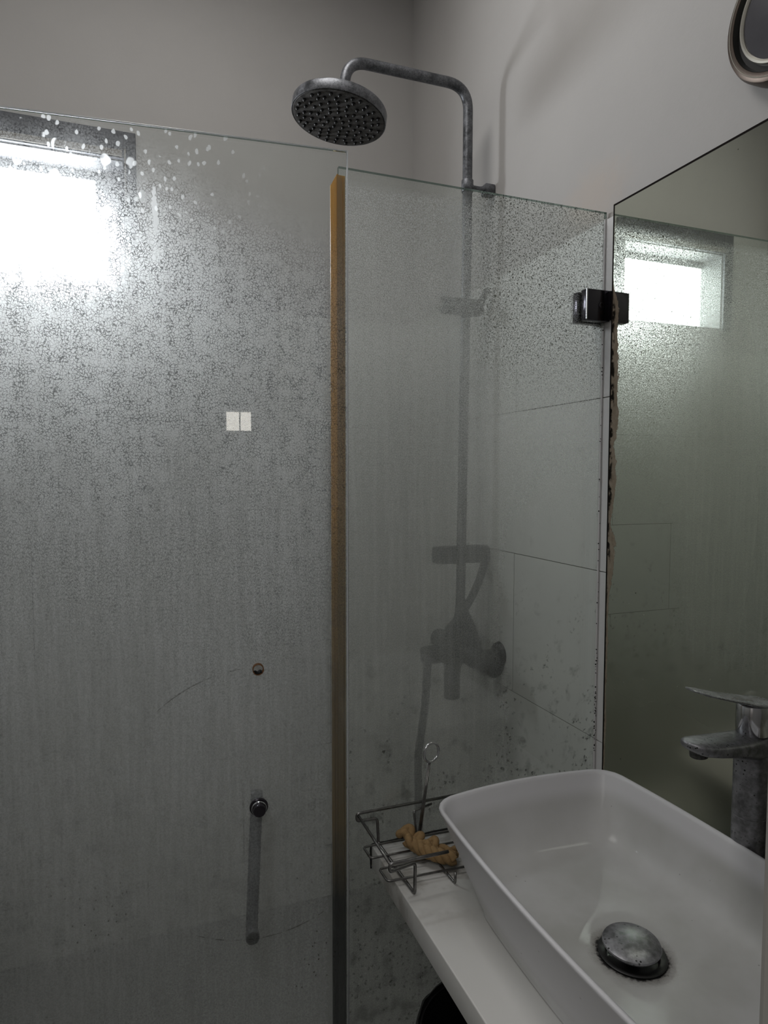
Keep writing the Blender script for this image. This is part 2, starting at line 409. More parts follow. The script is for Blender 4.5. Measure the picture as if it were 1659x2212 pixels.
def tube(bm, pts, r, n=10, closed=False):
    pts = [Vector(p) for p in pts]; q = [pts[0]]
    for p in pts[1:]:
        if (p - q[-1]).length > 1e-5: q.append(p)
    if closed and (q[0] - q[-1]).length < 1e-5: q.pop()
    pts = q; N = len(pts); rings = []; u = None
    for i, p in enumerate(pts):
        if closed: t = (pts[(i + 1) % N] - pts[i - 1]).normalized()
        else: t = (pts[min(i + 1, N - 1)] - pts[max(i - 1, 0)]).normalized()
        if u is None: u = frame(t)[0]
        u = (u - t * u.dot(t)).normalized(); v = t.cross(u)
        rr = r(i / (N - 1)) if callable(r) else r
        rings.append([bm.verts.new(p + (u * math.cos(2 * math.pi * k / n) + v * math.sin(2 * math.pi * k / n)) * rr) for k in range(n)])
    for a in range(N if closed else N - 1):
        A, B = rings[a], rings[(a + 1) % N]
        for k in range(n): bm.faces.new((A[k], A[(k + 1) % n], B[(k + 1) % n], B[k]))
    if not closed: bm.faces.new(rings[0][::-1]); bm.faces.new(rings[-1])
    return bm
def bx(name, mat, parent, *a, **k): return obj(name, box(bmesh.new(), *a, **k), mat, parent)

# ------------------------------------------------------------------ setting
XL, YB, YF, ZC = -1.70, 1.024, -.95, 3.15      # left wall, back wall, doorway wall, ceiling
WX0, WX1, WZ0, WZ1 = -1.450, -.928, 2.080, 2.392   # window hole
T = .008                                        # tile thickness
HX0, HX1, HY = -3.0, .6, -6.5                   # hallway behind the doorway
struct(bx('floor', M['floor'], None, HX0 - .1, .1 + HX1, HY - .1, YB + .4, -.1, 0))
struct(bx('ceiling', M['plaster'], None, HX0 - .1, .1 + HX1, HY - .1, YB + .4, ZC, ZC + .1))
wall_right = struct(bx('wall_right', M['plaster'], None, 0, .12, YF - .12, YB + .3, 0, ZC))
wall_left = struct(bx('wall_left', M['plaster'], None, XL - .12, XL, YF - .12, YB + .3, 0, ZC))
b = bmesh.new()
box(b, XL, WX0, YB, YB + .2, 0, ZC); box(b, WX1, 0, YB, YB + .2, 0, ZC)
box(b, WX0, WX1, YB, YB + .2, 0, WZ0); box(b, WX0, WX1, YB, YB + .2, WZ1, ZC)
wall_back = struct(obj('wall_back', b, M['plaster']))
# doorway wall: right return (its edge is the blurred jamb at the picture's right), left return, head
b = bmesh.new(); box(b, -.655, 0, YF - .1, YF, 0, ZC); box(b, XL, -1.47, YF - .1, YF, 0, ZC); box(b, -1.47, -.655, YF - .1, YF, 2.12, ZC)
struct(obj('wall_front', b, M['plaster']))
b = bmesh.new()
box(b, -.6915, -.653, YF - .115, YF + .0, 0, 2.12, .003); box(b, -1.49, -1.452, YF - .115, YF, 0, 2.12, .003)
box(b, -1.452, -.6915, YF - .115, YF, 2.085, 2.13, .003)
struct(obj('trim_1', b, M['whitepaint']))
# hallway shell
b = bmesh.new()
box(b, HX0 - .1, HX0, HY, YF - .1, 0, ZC); box(b, HX1, HX1 + .1, HY, YF - .1, 0, ZC)
box(b, HX0, XL - .12, YF - .2, YF - .1, 0, ZC); box(b, .12, HX1, YF - .2, YF - .1, 0, ZC)
struct(obj('wall_hallway', b, M['plaster']))
b = bmesh.new(); hx0, hx1, hz0, hz1 = -1.268, -.995, 1.946, 2.158
box(b, HX0, hx0, HY - .1, HY, 0, ZC); box(b, hx1, HX1, HY - .1, HY, 0, ZC); box(b, hx0, hx1, HY - .1, HY, 0, hz0); box(b, hx0, hx1, HY - .1, HY, hz1, ZC)
struct(obj('wall_hallway_rear', b, M['plaster']))
win2 = struct(bx('window_2', M['pane2'], None, hx0, hx1, HY - .09, HY - .08, hz0, hz1))
bx('window_bar', M['whitepaint'], win2, hx0 + .14, hx0 + .155, HY - .08, HY - .06, hz0, hz1)

# window 1, high in the shower's back wall
win = bpy.data.objects.new('window_1', None); C.objects.link(win); win.location = (-1.22, YB + .12, 2.23); struct(win)
bx('window_pane', M['pane'], win, WX0 + .004, -1.012, YB + .112, YB + .118, WZ0 + .004, WZ1 - .030)
b = bmesh.new(); box(b, -1.012, WX1 - .004, YB + .105, YB + .125, WZ0, WZ1, .002); box(b, WX0 + .004, -1.012, YB + .105, YB + .125, WZ1 - .030, WZ1, .002)
obj('window_frame', b, mat_plain('grey_metal_frame', (.24, .24, .25), .5), win)
b = bmesh.new(); y0, y1 = YB + .002, YB + .125
box(b, WX0, WX0 + .004, y0, y1, WZ0, WZ1); box(b, WX1 - .004, WX1, y0, y1, WZ0, WZ1)
box(b, WX0, WX1, y0, y1, WZ0, WZ0 + .004); box(b, WX0, WX1, y0, y1, WZ1 - .004, WZ1)
obj('reveal_lining', b, M['reveal'], win)
b = bmesh.new(); y0, y1 = YB - .012, YB + .002; o = .034
box(b, WX0 - .045, WX0, y0, y1, WZ0, WZ1 + .078, .002); box(b, WX1, WX1 + o, y0, y1, WZ0 + .06, WZ1 + .078, .002)
box(b, WX0, WX1, y0, y1, WZ1, WZ1 + .078, .002)
obj('window_casing', b, M['darkwood'], win)
b = bmesh.new(); y0, y1 = YB - .016, YB - .012
box(b, WX1 + .001, WX1 + .006, y0, y1, WZ0 + .08, WZ1 + .026); box(b, WX0, WX1 - .005, y0, y1, WZ1 + .004, WZ1 + .022)
obj('casing_bead', b, mat_plain('grey_brown_bead', (.20, .18, .15), .6), win)

# tiles: 0.36 m courses up to 1.985, each tile a piece
ROWS = [-.01, .183, .5435, .904, 1.2645, 1.625, 1.985]
G = .0009
tile_cache = {}
def tile(parent, x0, x1, y0, y1, z0, z1):
    b = box(bmesh.new(), x0, x1, y0, y1, z0, z1)
    o = obj('tile', b, M['tile'], parent)
for wname in ('right', 'left', 'back'):
    par = {'right': wall_right, 'left': wall_left, 'back': wall_back}[wname]
    for r in range(6):
        z0, z1 = max(0, ROWS[r]) + G, ROWS[r + 1] - G
        a0, a1 = (YF, YB - T) if wname != 'back' else (XL + T, -T)
        js = [-.27, .33, .93, -.87] if r % 2 else [.004, .604, -.6]
        if wname == 'back': js = [-.6, -1.2] if r % 2 else [-.3, -.9]
        js = sorted([a0] + [j for j in js if a0 + .02 < j < a1 - .02] + [a1])
        for j0, j1 in zip(js, js[1:]):
            if wname == 'right': tile(par, -T, -.0005, j0 + G, j1 - G, z0, z1)
            elif wname == 'left': tile(par, XL + .0005, XL + T, j0 + G, j1 - G, z0, z1)
            else: tile(par, j0 + G, j1 - G, YB - T, YB - .0005, z0, z1)
# dark grout seen in the joints (set back from the tile faces)
bx('grout', M['grout'], wall_right, -T + .0012, -.0004, YF, YB, 0, 1.985)
bx('grout', M['grout'], wall_left, XL + .0004, XL + T - .0012, YF, YB, 0, 1.985)
bx('grout', M['grout'], wall_back, XL, 0, YB - T + .0012, YB - .0004, 0, 1.985)

for z0, z1 in zip(ROWS, ROWS[1:]):
    bx('edge_strip', M['silicone'], wall_right, -T - .0012, -T + .0002, -.0296, -.0040, max(.001, z0) + G, z1 - G, bev=.0004)

# ------------------------------------------------------------------ fixed glass screen
GT = .008
scr = thing('shower_screen', 'fixed frameless glass shower screen behind the washbasin, hazy with limescale', 'shower screen', (-.29, .004, 0))
def slab(name, parent, p0, p1, thick, z0, z1, mats, holes=(), label=None):
    """vertical pane from plan point p0 to p1; mats: front, dirt (shower side), edge"""
    p0, p1 = Vector((*p0, 0)), Vector((*p1, 0)); d = (p1 - p0); L = d.length; d.normalize(); nrm = Vector((-d.y, d.x, 0))
    if nrm.y < 0: nrm = -nrm
    bm = bmesh.new(); sides = []
    for k in (0, 1):
        off = nrm * (thick * k)
        loops = [[(0, z0), (L, z0), (L, z1), (0, z1)]] + [[(hx + hr * math.cos(a), hz + hr * math.sin(a)) for a in [2 * math.pi * i / 24 for i in range(24)]] for hx, hz, hr in holes]
        vl = [[bm.verts.new(p0 + d * s + off + Vector((0, 0, z))) for s, z in lp] for lp in loops]
        es = [bm.edges.new((l[i], l[(i + 1) % len(l)])) for l in vl for i in range(len(l))]
        if holes:
            res = bmesh.ops.triangle_fill(bm, use_beauty=True, use_dissolve=False, edges=es)
            fs = [f for f in res['geom'] if isinstance(f, bmesh.types.BMFace)]
        else: fs = [bm.faces.new(vl[0])]
        for f in fs: f.material_index = k
        sides.append(vl)
    for l0, l1 in zip(*sides):
        for i in range(len(l0)):
            j = (i + 1) % len(l0)
            f = bm.faces.new((l0[i], l0[j], l1[j], l1[i])); f.material_index = 2
    return obj(name, bm, mats, parent, label=label), nrm, d
XF = -.5755
slab('glass_pane', scr, (XF, 0), (-.006, 0), GT, .004, 2.0, [M['glass'], M['screen_dirt'], M['edge']])
# yellowed magnetic seal pushed over the free edge: U channel, fin and lip
def prism(bm, poly, z0, z1, cut=None):
    lo = [bm.verts.new((x, y, z0)) for x, y in poly]; hi = [bm.verts.new((x, y, z1 if cut is None else cut(x, y))) for x, y in poly]
    n = len(poly)
    for i in range(n): bm.faces.new((lo[i], lo[(i + 1) % n], hi[(i + 1) % n], hi[i]))
    bm.faces.new(lo[::-1]); bm.faces.new(hi); return bm
seal = obj('seal_strip', prism(bmesh.new(), [(-.5645, -.0022), (-.5645, -.0008), (-.5766, -.0008), (-.5766, GT + .0008), (-.5645, GT + .0008), (-.5645, GT + .0022), (-.5800, GT + .0022), (-.5800, -.0022)], .02, 1.984), M['seal'], scr, label='yellowed plastic seal strip')
obj('seal_rib', prism(bmesh.new(), [(-.5800, -.0050), (-.5775, -.0052), (-.5770, -.0022), (-.5800, -.0020)], .02, 1.984), M['seal'], seal)
obj('seal_fin', prism(bmesh.new(), [(-.5800, -.0035), (-.5858, -.0065), (-.5885, -.0105), (-.5935, -.0115), (-.5935, -.0090), (-.5870, -.0065), (-.5845, .002), (-.5800, .004)], .02, 1.96,
    lambda x, y: 1.984 - max(0, (-.5800 - x)) * 1.75), M['seal'], seal)
obj('seal_lip', prism(bmesh.new(), [(-.5700, -.0026), (-.5685, -.0050), (-.5670, -.0026)], .02, 1.98), M['seal'], seal)
# clamp holding the pane to the wall
cl = obj('wall_clamp', box(box(box(bmesh.new(), -.066, -T, -.020, -.001, 1.776, 1.838, .0022), -.066, -T, GT + .001, GT + .019, 1.776, 1.838, .0022), -.014, -T, -.026, GT + .024, 1.778, 1.836, .001), M['clampm'], scr, True, label='blackened metal clamp at the wall')
obj('clamp_edge', box(bmesh.new(), -.0672, -.0648, -.0212, -.0185, 1.777, 1.837, .0006), M['chrome'], cl)
obj('clamp_screw', lathe(bmesh.new(), (-.031, -.0205, 1.807), (0, -1, 0), [(-.002, .0062), (.0006, .0062), (.0012, .0050), (.0012, .0032), (-.001, .0028), (-.001, 0)], 24), M['clampm'], cl, True)
# joint of sealant down the wall
obj('sealant_bead', box(box(bmesh.new(), -.0125, -T - .0013, -.0035, -.0003, .01, 1.772, .0006), -.0125, -T - .0013, -.0035, -.0003, 1.842, 1.985, .0006), M['silicone'], scr, label='pale sealant joint')
obj('mildew', (lambda bm: [lathe(bm, (-.0125 + random.uniform(-.002, .002), -.0036, z), (0, -1, 0), [(-.001, r), (.0004, r * .7), (.0006, 0)], 8) for z, r in [(random.uniform(.88, 1.10) if random.random() < .75 else random.uniform(1.1, 1.77), random.uniform(.0006, .0017)) for _ in range(80)]] and bm)(bmesh.new()), M['black'], scr, label='black mildew dots')['kind'] = 'stuff'

# ------------------------------------------------------------------ hinged shower door, slightly open
door = thing('shower_door', 'frameless glass shower door standing slightly ajar, crusted with limescale, one handle fixing hanging loose', 'shower door', (-1.0, -.015, 0))
DA, DB = (-.5773, -.0581), (-1.680, .0546)
dd = (Vector((*DB, 0)) - Vector((*DA, 0))); DL = dd.length; dd.normalize()
def on_door(s, off, z):     # s metres from the free edge, off behind the outer face
    n = Vector((dd.y, -dd.x, 0)); n = n if n.y > 0 else -n
    return Vector((*DA, 0)) + dd * s + n * off + Vector((0, 0, z))
ks = .1546
slab('glass_pane', door, DA, DB, .008, .015, 2.0, [M['glass'], M['door_dirt'], M['edge']], holes=[(ks - .0012, 1.141, .0088)])
ar = obj('polished_arris', tube(bmesh.new(), [on_door(.0010, -.0002, .015), on_door(.0010, -.0002, 1.9990), on_door(DL - .001, -.0002, 1.9990)], .0017, 8), M['arris'], door, 'all', label='bright polished glass edge')
dn = (on_door(0, -1, 0) - on_door(0, 0, 0)).normalized()
# empty drilled hole with rust ring and mould
hc = on_door(ks - .0012, .004, 1.141)
b = bmesh.new()
for off, rr, wr in ((-.0005, .0088, .0007), (.0015, .0086, .0009), (.0085, .0088, .0007), (.005, .0087, .0008)):
    u, v = dd, Vector((0, 0, 1)); c0 = on_door(ks - .0012, off, 1.141)
    pts = [c0 + (u * math.cos(a) + v * math.sin(a)) * rr for a in [2 * math.pi * i / 32 for i in range(32)]]
    tube(b, pts, wr, 6, True)
obj('hole_rim', b, M['rust'], door, 'all', label='rust stained rim of an empty handle hole')
b = bmesh.new()
for i in range(26):
    a = math.radians(random.uniform(215, 325)); rr = random.uniform(.0045, .0085)
    lathe(b, on_door(ks - .0012 + rr * math.cos(a), random.uniform(.001, .006), 1.141 + rr * math.sin(a)), dn, [(-.0012, random.uniform(.0015, .0028)), (.0012, .0012)], 7)
obj('hole_mould', b, M['black'], door, label='black mould in the hole')
# remaining fixing: button outside, swung-down bar inside
kc = on_door(ks, 0, .907)
kn = obj('handle_knob', lathe(bmesh.new(), kc, dn, [(0, .0152), (.0015, .0156), (.003, .0150), (.004, .0135), (.004, .0118), (.010, .0113), (.0118, .0105), (.0124, .0098), (.0128, .0104), (.0165, .0104), (.0180, .0096), (.0180, 0)], 36), M['clampm'], door, True, label='dark chrome round knob')
obj('knob_ring', lathe(bmesh.new(), kc + dn * .0055, dn, [(0, .0122), (.002, .0128), (.004, .0118)], 36, (False, False)), M['chrome'], kn, True)
e2 = ks + .0118
t0, t1 = on_door(ks, .042, .915), on_door(e2, .042, .660)
hb = obj('handle_bar', lathe(bmesh.new(), t0, t1 - t0, [(0, .006), (.003, .0105), ((t1 - t0).length - .003, .0105), ((t1 - t0).length, .006)], 20), M['blackplastic'], door, True, label='dark pull bar hanging inside the glass')
obj('bar_post', lathe(bmesh.new(), on_door(ks, .008, .907), -dn, [(0, .011), (.034, .009)], 20), M['blackplastic'], hb, True)
obj('bar_post', lathe(bmesh.new(), on_door(e2, .0085, .6716), -dn, [(0, .0115), (.006, .012), (.034, .009)], 20), M['blackplastic'], hb, True)
# hinges on the left wall
for z in (.35, 1.75):
    h = obj('hinge', box(box(bmesh.new(), XL + T, XL + T + .006, .015, .095, z - .03, z + .03, .001), XL + T + .002, XL + .07, .042, .072, z - .03, z + .03, .002), M['clampm'], door)

# ------------------------------------------------------------------ shower column on the right wall
SY = .4714
sh = thing('shower_column', 'grey limescaled rain shower column fixed to the right wall behind the screen', 'shower', (-.08, SY, .95))
XP = -.078; PR = .0130
pipe = rounded([(XP - .012, SY, .97), (XP - .002, SY, 1.95), (XP, SY, 2.05), (XP, SY, 2.482), (-.4150, SY, 2.478), (-.4185, SY, 2.345)], [0, .1, .05, .062, .058, 0], 12)
obj('riser_pipe', tube(bmesh.new(), pipe, PR, 20), M['oldchrome'], sh, 'all')
# shower head, tilted a little towards the wall
hn = Vector((.1445, .0056, 1)).normalized()
hcn = Vector((-.4325, SY, 2.334))
head = obj('shower_head', lathe(bmesh.new(), hcn, hn, [(.002, .1125), (.0, .1155), (.002, .1165), (.022, .1165), (.026, .114), (.031, .060), (.036, .026), (.046, .020), (.052, .016)], 72), M['oldchrome'], sh, True, label='round overhead shower head')
obj('nozzle_plate', lathe(bmesh.new(), hcn, -hn, [(-.002, .1128), (.0008, .1120), (.0012, .100), (.0016, 0)], 72), M['darkface'], head, True, label='crusted dark nozzle face')
b = bmesh.new(); u, v, _ = frame(hn)
for ring, cnt in ((.013, 4), (.031, 9), (.049, 14), (.067, 18), (.085, 23), (.100, 26)):
    for i in range(cnt):
        a = 2 * math.pi * (i + .3 * (ring * 40 % 1)) / cnt + random.uniform(-.04, .04); rr = ring + random.uniform(-.002, .002)
        o = hcn - hn * .001 + (u * math.cos(a) + v * math.sin(a)) * rr
        lathe(b, o, -hn + Vector((random.uniform(-.1, .1), random.uniform(-.1, .1), 0)), [(0, .0046), (.003, .0038), (.0056, .0024), (.006, 0)], 8)
nz = obj('nozzle', b, M['blackplastic'], head, 'all', label='black rubber nozzles'); nz['kind'] = 'stuff'
# wall bracket near the top
zb_ = 2.226
br = obj('wall_bracket', lathe(box(bmesh.new(), -.030, -.001, SY - .014, SY + .014, zb_ - .015, zb_ + .013, .003), (-.030, SY, zb_), (-1, 0, 0), [(0, .008), (.012, .006), (.030, .006), (.036, .010)], 16), M['oldchrome'], sh, True)
obj('bracket_collar', lathe(bmesh.new(), (XP, SY, zb_ - .015), (0, 0, 1), [(0, .0145), (.002, .0158), (.030, .0158), (.032, .0145)], 24), M['oldchrome'], br, True)
# sliding handset holder
b = box(bmesh.new(), -.142, -.032, SY - .018, SY + .018, 1.892, 1.932, .006)
ho = obj('handset_holder', b, M['fitting'], sh, True)
obj('holder_lever', tube(bmesh.new(), [(-.034, SY - .004, 1.93), (-.026, SY - .012, 1.955), (-.018, SY - .016, 1.96)], .009, 10), M['fitting'], ho, 'all')
obj('holder_clip', tube(bmesh.new(), [(-.135, SY - .006, 1.925), (-.156, SY - .006, 1.934)], .007, 10), M['fitting'], ho, 'all')
obj('holder_clip', tube(bmesh.new(), [(-.135, SY - .01, 1.90), (-.158, SY - .012, 1.896)], .009, 10), M['fitting'], ho, 'all')
# diverter block on the riser
dv = obj('diverter', box(bmesh.new(), -.168, -T, SY - .022, SY + .022, 1.226, 1.272, .008), M['fitting'], sh, True)
# mixer along the wall with two handles, a lever reaching out and a spout
mx = obj('mixer_body', lathe(bmesh.new(), (-.085, SY + .10, .985), (0, -1, 0), [(0, .021), (.01, .028), (.21, .028), (.22, .021)], 24), M['fitting'], sh, True)
obj('mixer_handle', lathe(bmesh.new(), (-.085, SY + .150, .985), (0, -1, 0), [(0, .020), (.006, .027), (.04, .028), (.048, .022)], 20), M['fitting'], mx, True)
obj('mixer_handle', lathe(bmesh.new(), (-.085, SY - .122, .985), (0, -1, 0), [(0, .022), (.02, .028), (.06, .026), (.066, .018)], 20), M['fitting'], mx, True)
obj('mixer_lever', box(bmesh.new(), -.202, -.085, SY - .022, SY + .022, .958, 1.002, .010), M['fitting'], mx, True)
for yy in (SY - .075, SY + .075): obj('wall_union', lathe(bmesh.new(), (-T, yy, .985), (-1, 0, 0), [(0, .034), (.010, .030), (.012, .016), (.07, .014)], 20), M['fitting'], mx, True)
obj('mixer_spout', tube(bmesh.new(), rounded([(-.095, SY, .985), (-.112, SY, .95), (-.112, SY, .855)], .02), lambda t: .027 - .005 * t, 16), M['fitting'], mx, 'all')
obj('mixer_shroud', lathe(bmesh.new(), (-.088, SY, 1.125), (.12, 0, -1), [(0, .013), (.04, .020), (.08, .036), (.13, .046)], 24), M['fitting'], mx, True)
hose = rounded([(-.030, SY - .03, 1.232), (-.050, SY - .03, 1.17), (-.090, SY - .03, 1.10), (-.165, SY - .03, 1.025), (-.196, SY - .02, .965), (-.200, SY - .02, .86), (-.214, SY, .70), (-.205, SY, .42), (-.14, SY, .26), (-.07, SY, .24)], .05, 6)
obj('hose', tube(bmesh.new(), hose, .0105, 10), M['fitting'], sh, 'all')

# ------------------------------------------------------------------ mirror
mir = obj('wall_mirror', box(bmesh.new(), -.0145, -T - .0002, -.948, -.0305, .778, 2.003), [M['mirror'], M['blackplastic']])
for p in mir.data.polygons:
    if p.normal.x > -.5: p.material_index = 1
tag(mir, 'large frameless wall mirror with brown silver loss along its left edge', 'mirror')

# ------------------------------------------------------------------ wall lamp above the mirror
LY, LZ = -.412, 2.146
lamp = thing('wall_lamp', 'round bronze wall lamp with grey glass face above the mirror', 'wall lamp', (0, LY, LZ))
P = [(.0, .1030), (.004, .1045), (.024, .1045), (.031, .1015), (.0335, .0960), (.034, .0895), (.031, .0885), (.020, .0880), (.020, .0)]
obj('lamp_body', lathe(bmesh.new(), (0, LY, LZ), (-1, 0, 0), P, 72), M['bronze'], lamp, True)
obj('body_highlight_ring', lathe(bmesh.new(), (0, LY, LZ), (-1, 0, 0), [(.0330, .0965), (.0343, .0960), (.0343, .0950), (.0330, .0944)], 72, (False, False)), M['paleband'], lamp, True)
obj('groove', lathe(bmesh.new(), (0, LY, LZ), (-1, 0, 0), [(.0335, .0889), (.0300, .0882), (.0250, .0865), (.0250, .0785)], 72, (False, False)), M['blackplastic'], lamp, True)
obj('inner_band', lathe(bmesh.new(), (0, LY, LZ), (-1, 0, 0), [(.022, .0790), (.0300, .0788), (.0330, .0775), (.0335, .0745), (.0320, .0720), (.0305, .0715)], 72, (False, False)), M['paleband'], lamp, True, label='pale metal inner band')
obj('glass_face', lathe(bmesh.new(), (0, LY, LZ), (-1, 0, 0), [(.0305, .0718), (.032, .055), (.033, .03), (.0335, 0)], 72, (False, False)), M['lens'], lamp, True, label='dusty grey glass face')

# ------------------------------------------------------------------ vanity counter
ZT = .775
ct = obj('vanity_counter', box(bmesh.new(), -.5155, -.0085, YF + .001, -.0006, ZT - .041, ZT, .0022, 3), M['counter'], smooth=True)
tag(ct, 'white stone vanity counter running from the glass screen under the basin', 'counter')
# black mould line in the joint between counter and glass
b = bmesh.new()
pts = [(-.516, -.0022, ZT - .045)] + [(-.5165 , -.0022, ZT - .04 + i * .004) for i in range(10)] + [(-.514 + .014 * i, -.0025 + random.uniform(-.0008, .0006), ZT + .0008) for i in range(16)]
tube(b, pts, lambda t: .0018 + .0012 * noise.noise(Vector((t * 37, 0, 0))), 7)
obj('joint_mould', b, M['black'], ct, 'all', label='black mould along the joint with the glass')

# ------------------------------------------------------------------ vessel basin
BX, BY = -.278, -.428
def outline(hx, hy, r, bulge=.07, K=128):
    """rounded rectangle with gently bowed sides, K points evenly spaced along its length"""
    r = min(r, hx, hy); pts = []
    for cx, cy, a0 in ((hx - r, hy - r, 0), (-(hx - r), hy - r, 90), (-(hx - r), -(hy - r), 180), (hx - r, -(hy - r), 270)):
        for k in range(13):
            a = math.radians(a0 + 90 * k / 12); pts.append((cx + r * math.cos(a), cy + r * math.sin(a)))
    k = len(pts); L = [0.0]
    for i in range(k): p, q = pts[i], pts[(i + 1) % k]; L.append(L[-1] + math.hypot(q[0] - p[0], q[1] - p[1]))
    res = []; j = 0
    for i in range(K):
        t = L[-1] * i / K
        while L[j + 1] < t: j += 1
        f = (t - L[j]) / max(1e-9, L[j + 1] - L[j]); p, q = pts[j], pts[(j + 1) % k]
        x, y = p[0] + (q[0] - p[0]) * f, p[1] + (q[1] - p[1]) * f
        res.append((x * (1 - bulge * (y / hy) ** 2), y * (1 - bulge * (x / hx) ** 2)))
    return res
basin = thing('vessel_basin', 'white rectangular ceramic vessel basin on the stone counter', 'washbasin', (BX, BY, ZT))
RH = .145
prof = [  # (z above counter, half x, half y, corner radius)
    (.0000, .146, .223, .050), (.0012, .148, .225, .050), (.0055, .1485, .2255, .050), (.0062, .1475, .2245, .050),
    (.030, .1560, .239, .048), (.060, .1655, .2555, .046), (.090, .1755, .2720, .043), (.118, .1850, .2860, .040), (.134, .1905, .2940, .038),
    (.1395, .1935, .2975, .037), (.1430, .1938, .2985, .037), (.1448, .1920, .2968, .036), (.1450, .1895, .2945, .035), (.1436, .1868, .2915, .034), (.139, .1845, .2890, .033),
    (.120, .1790, .2810, .036), (.095, .1700, .2680, .042), (.070, .1580, .2530, .050), (.054, .1470, .2400, .058), (.0455, .1350, .2270, .066), (.0410, .1180, .2080, .080),
    (.0382, .092, .165, .085), (.0360, .066, .105, .066), (.0345, .050, .060, .050), (.0330, .0445, .0445, .05), (.026, .040, .040, .05), (.012, .038, .038, .05)]
b = bmesh.new(); rings = []
for i, (z, hx, hy, n) in enumerate(prof):
    f = max(0.0, min(1.0, (i - 18) / 5))
    cx, cy = BX + (-.289 - BX) * f, BY + (-.436 - BY) * f
    rings.append([b.verts.new((cx + x, cy + y, ZT + z)) for x, y in outline(hx, hy, n, .07 * (1 - f))])
for A, B in zip(rings, rings[1:]):
    for i in range(128): j = (i + 1) % 128; b.faces.new((A[i], A[j], B[j], B[i]))
b.faces.new(rings[0][::-1]); b.faces.new(rings[-1])
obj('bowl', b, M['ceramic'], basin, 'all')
dc = Vector((-.2925, -.438, ZT + .052))
wst = obj('waste_fitting', lathe(bmesh.new(), (-.2895, -.4365, ZT + .0345), (0, 0, 1), [(-.010, .030), (-.010, .044), (.001, .0455), (.0022, .043), (.0012, .036), (-.006, .033), (-.008, .0)], 48), M['blackplastic'], basin, True, label='black grimy waste ring')
obj('plug_stem', lathe(bmesh.new(), (-.2915, -.4375, ZT + .024), (0, 0, 1), [(0, .010), (.026, .010)], 16), M['blackplastic'], wst)
obj('plug_cap', lathe(bmesh.new(), dc, (-.03, -.05, 1), [(-.004, .030), (-.0035, .0375), (-.001, .0388), (.001, .0380), (.0035, .032), (.0052, .020), (.0060, .008), (.0062, 0)], 56), M['tap'], wst, True, label='dull grey domed plug cap')

# ------------------------------------------------------------------ tall tap behind the basin
TX, TY = -.064, -.424
tap = thing('basin_tap', 'tall single lever chrome tap between the basin and the mirror', 'tap', (TX, TY, ZT))
obj('tap_body', lathe(bmesh.new(), (TX, TY, ZT), (0, 0, 1), [(0, .029), (.004, .029), (.006, .0245), (.1845, .0243), (.1850, .0236), (.1862, .0236), (.1868, .0243), (.262, .0243), (.285, .0245), (.300, .0240), (.305, .020)], 48), M['tap'], tap, True)
def loft(bm, secs, n=24, p=2.6):
    """secs: (x, z centre, half width, half height)"""
    rings = []
    for x, zc, hw, hh in secs:
        rings.append([bm.verts.new((x, TY + hw * math.copysign(abs(math.cos(a)) ** (2 / p), math.cos(a)), zc + hh * math.copysign(abs(math.sin(a)) ** (2 / p), math.sin(a)))) for a in [2 * math.pi * i / n for i in range(n)]])
    for A, B in zip(rings, rings[1:]):
        for i in range(n): j = (i + 1) % n; bm.faces.new((A[i], A[j], B[j], B[i]))
    bm.faces.new(rings[0][::-1]); bm.faces.new(rings[-1]); return bm
sp = obj('spout', loft(bmesh.new(), [(-.036, 1.066, .018, .013), (-.045, 1.066, .0250, .0165), (-.075, 1.067, .0285, .0175), (-.095, 1.069, .0290, .0150), (-.120, 1.0725, .0290, .0120), (-.150, 1.0755, .0285, .0105), (-.170, 1.078, .0260, .0095), (-.182, 1.0805, .0200, .0075), (-.1885, 1.083, .0110, .005), (-.191, 1.084, .004, .002)], 32, 3.2), M['tap'], tap, True)
obj('aerator', lathe(bmesh.new(), (-.168, TY, 1.074), (.12, 0, -1), [(0, .0125), (.010, .0125), (.0105, .0105), (.007, .009), (.007, 0)], 24), M['darkface'], sp, True)
hub = obj('lever_hub', lathe(bmesh.new(), (TX, TY, 1.083), (-.02, 0, 1), [(0, .0215), (.002, .0228), (.030, .0228), (.044, .0225), (.046, .021)], 40), M['chrome'], tap, True, label='shiny chrome lever hub')
obj('lever', loft(bmesh.new(), [(-.034, 1.128, .012, .0025), (-.041, 1.1285, .0215, .0042), (-.062, 1.1305, .0262, .0055), (-.082, 1.1345, .0262, .0052), (-.105, 1.1405, .0240, .0044), (-.135, 1.1480, .0220, .0038), (-.165, 1.1565, .0205, .0034), (-.180, 1.1610, .0160, .0026), (-.1875, 1.1635, .007, .0014)], 32, 2.2), M['lever'], hub, True)

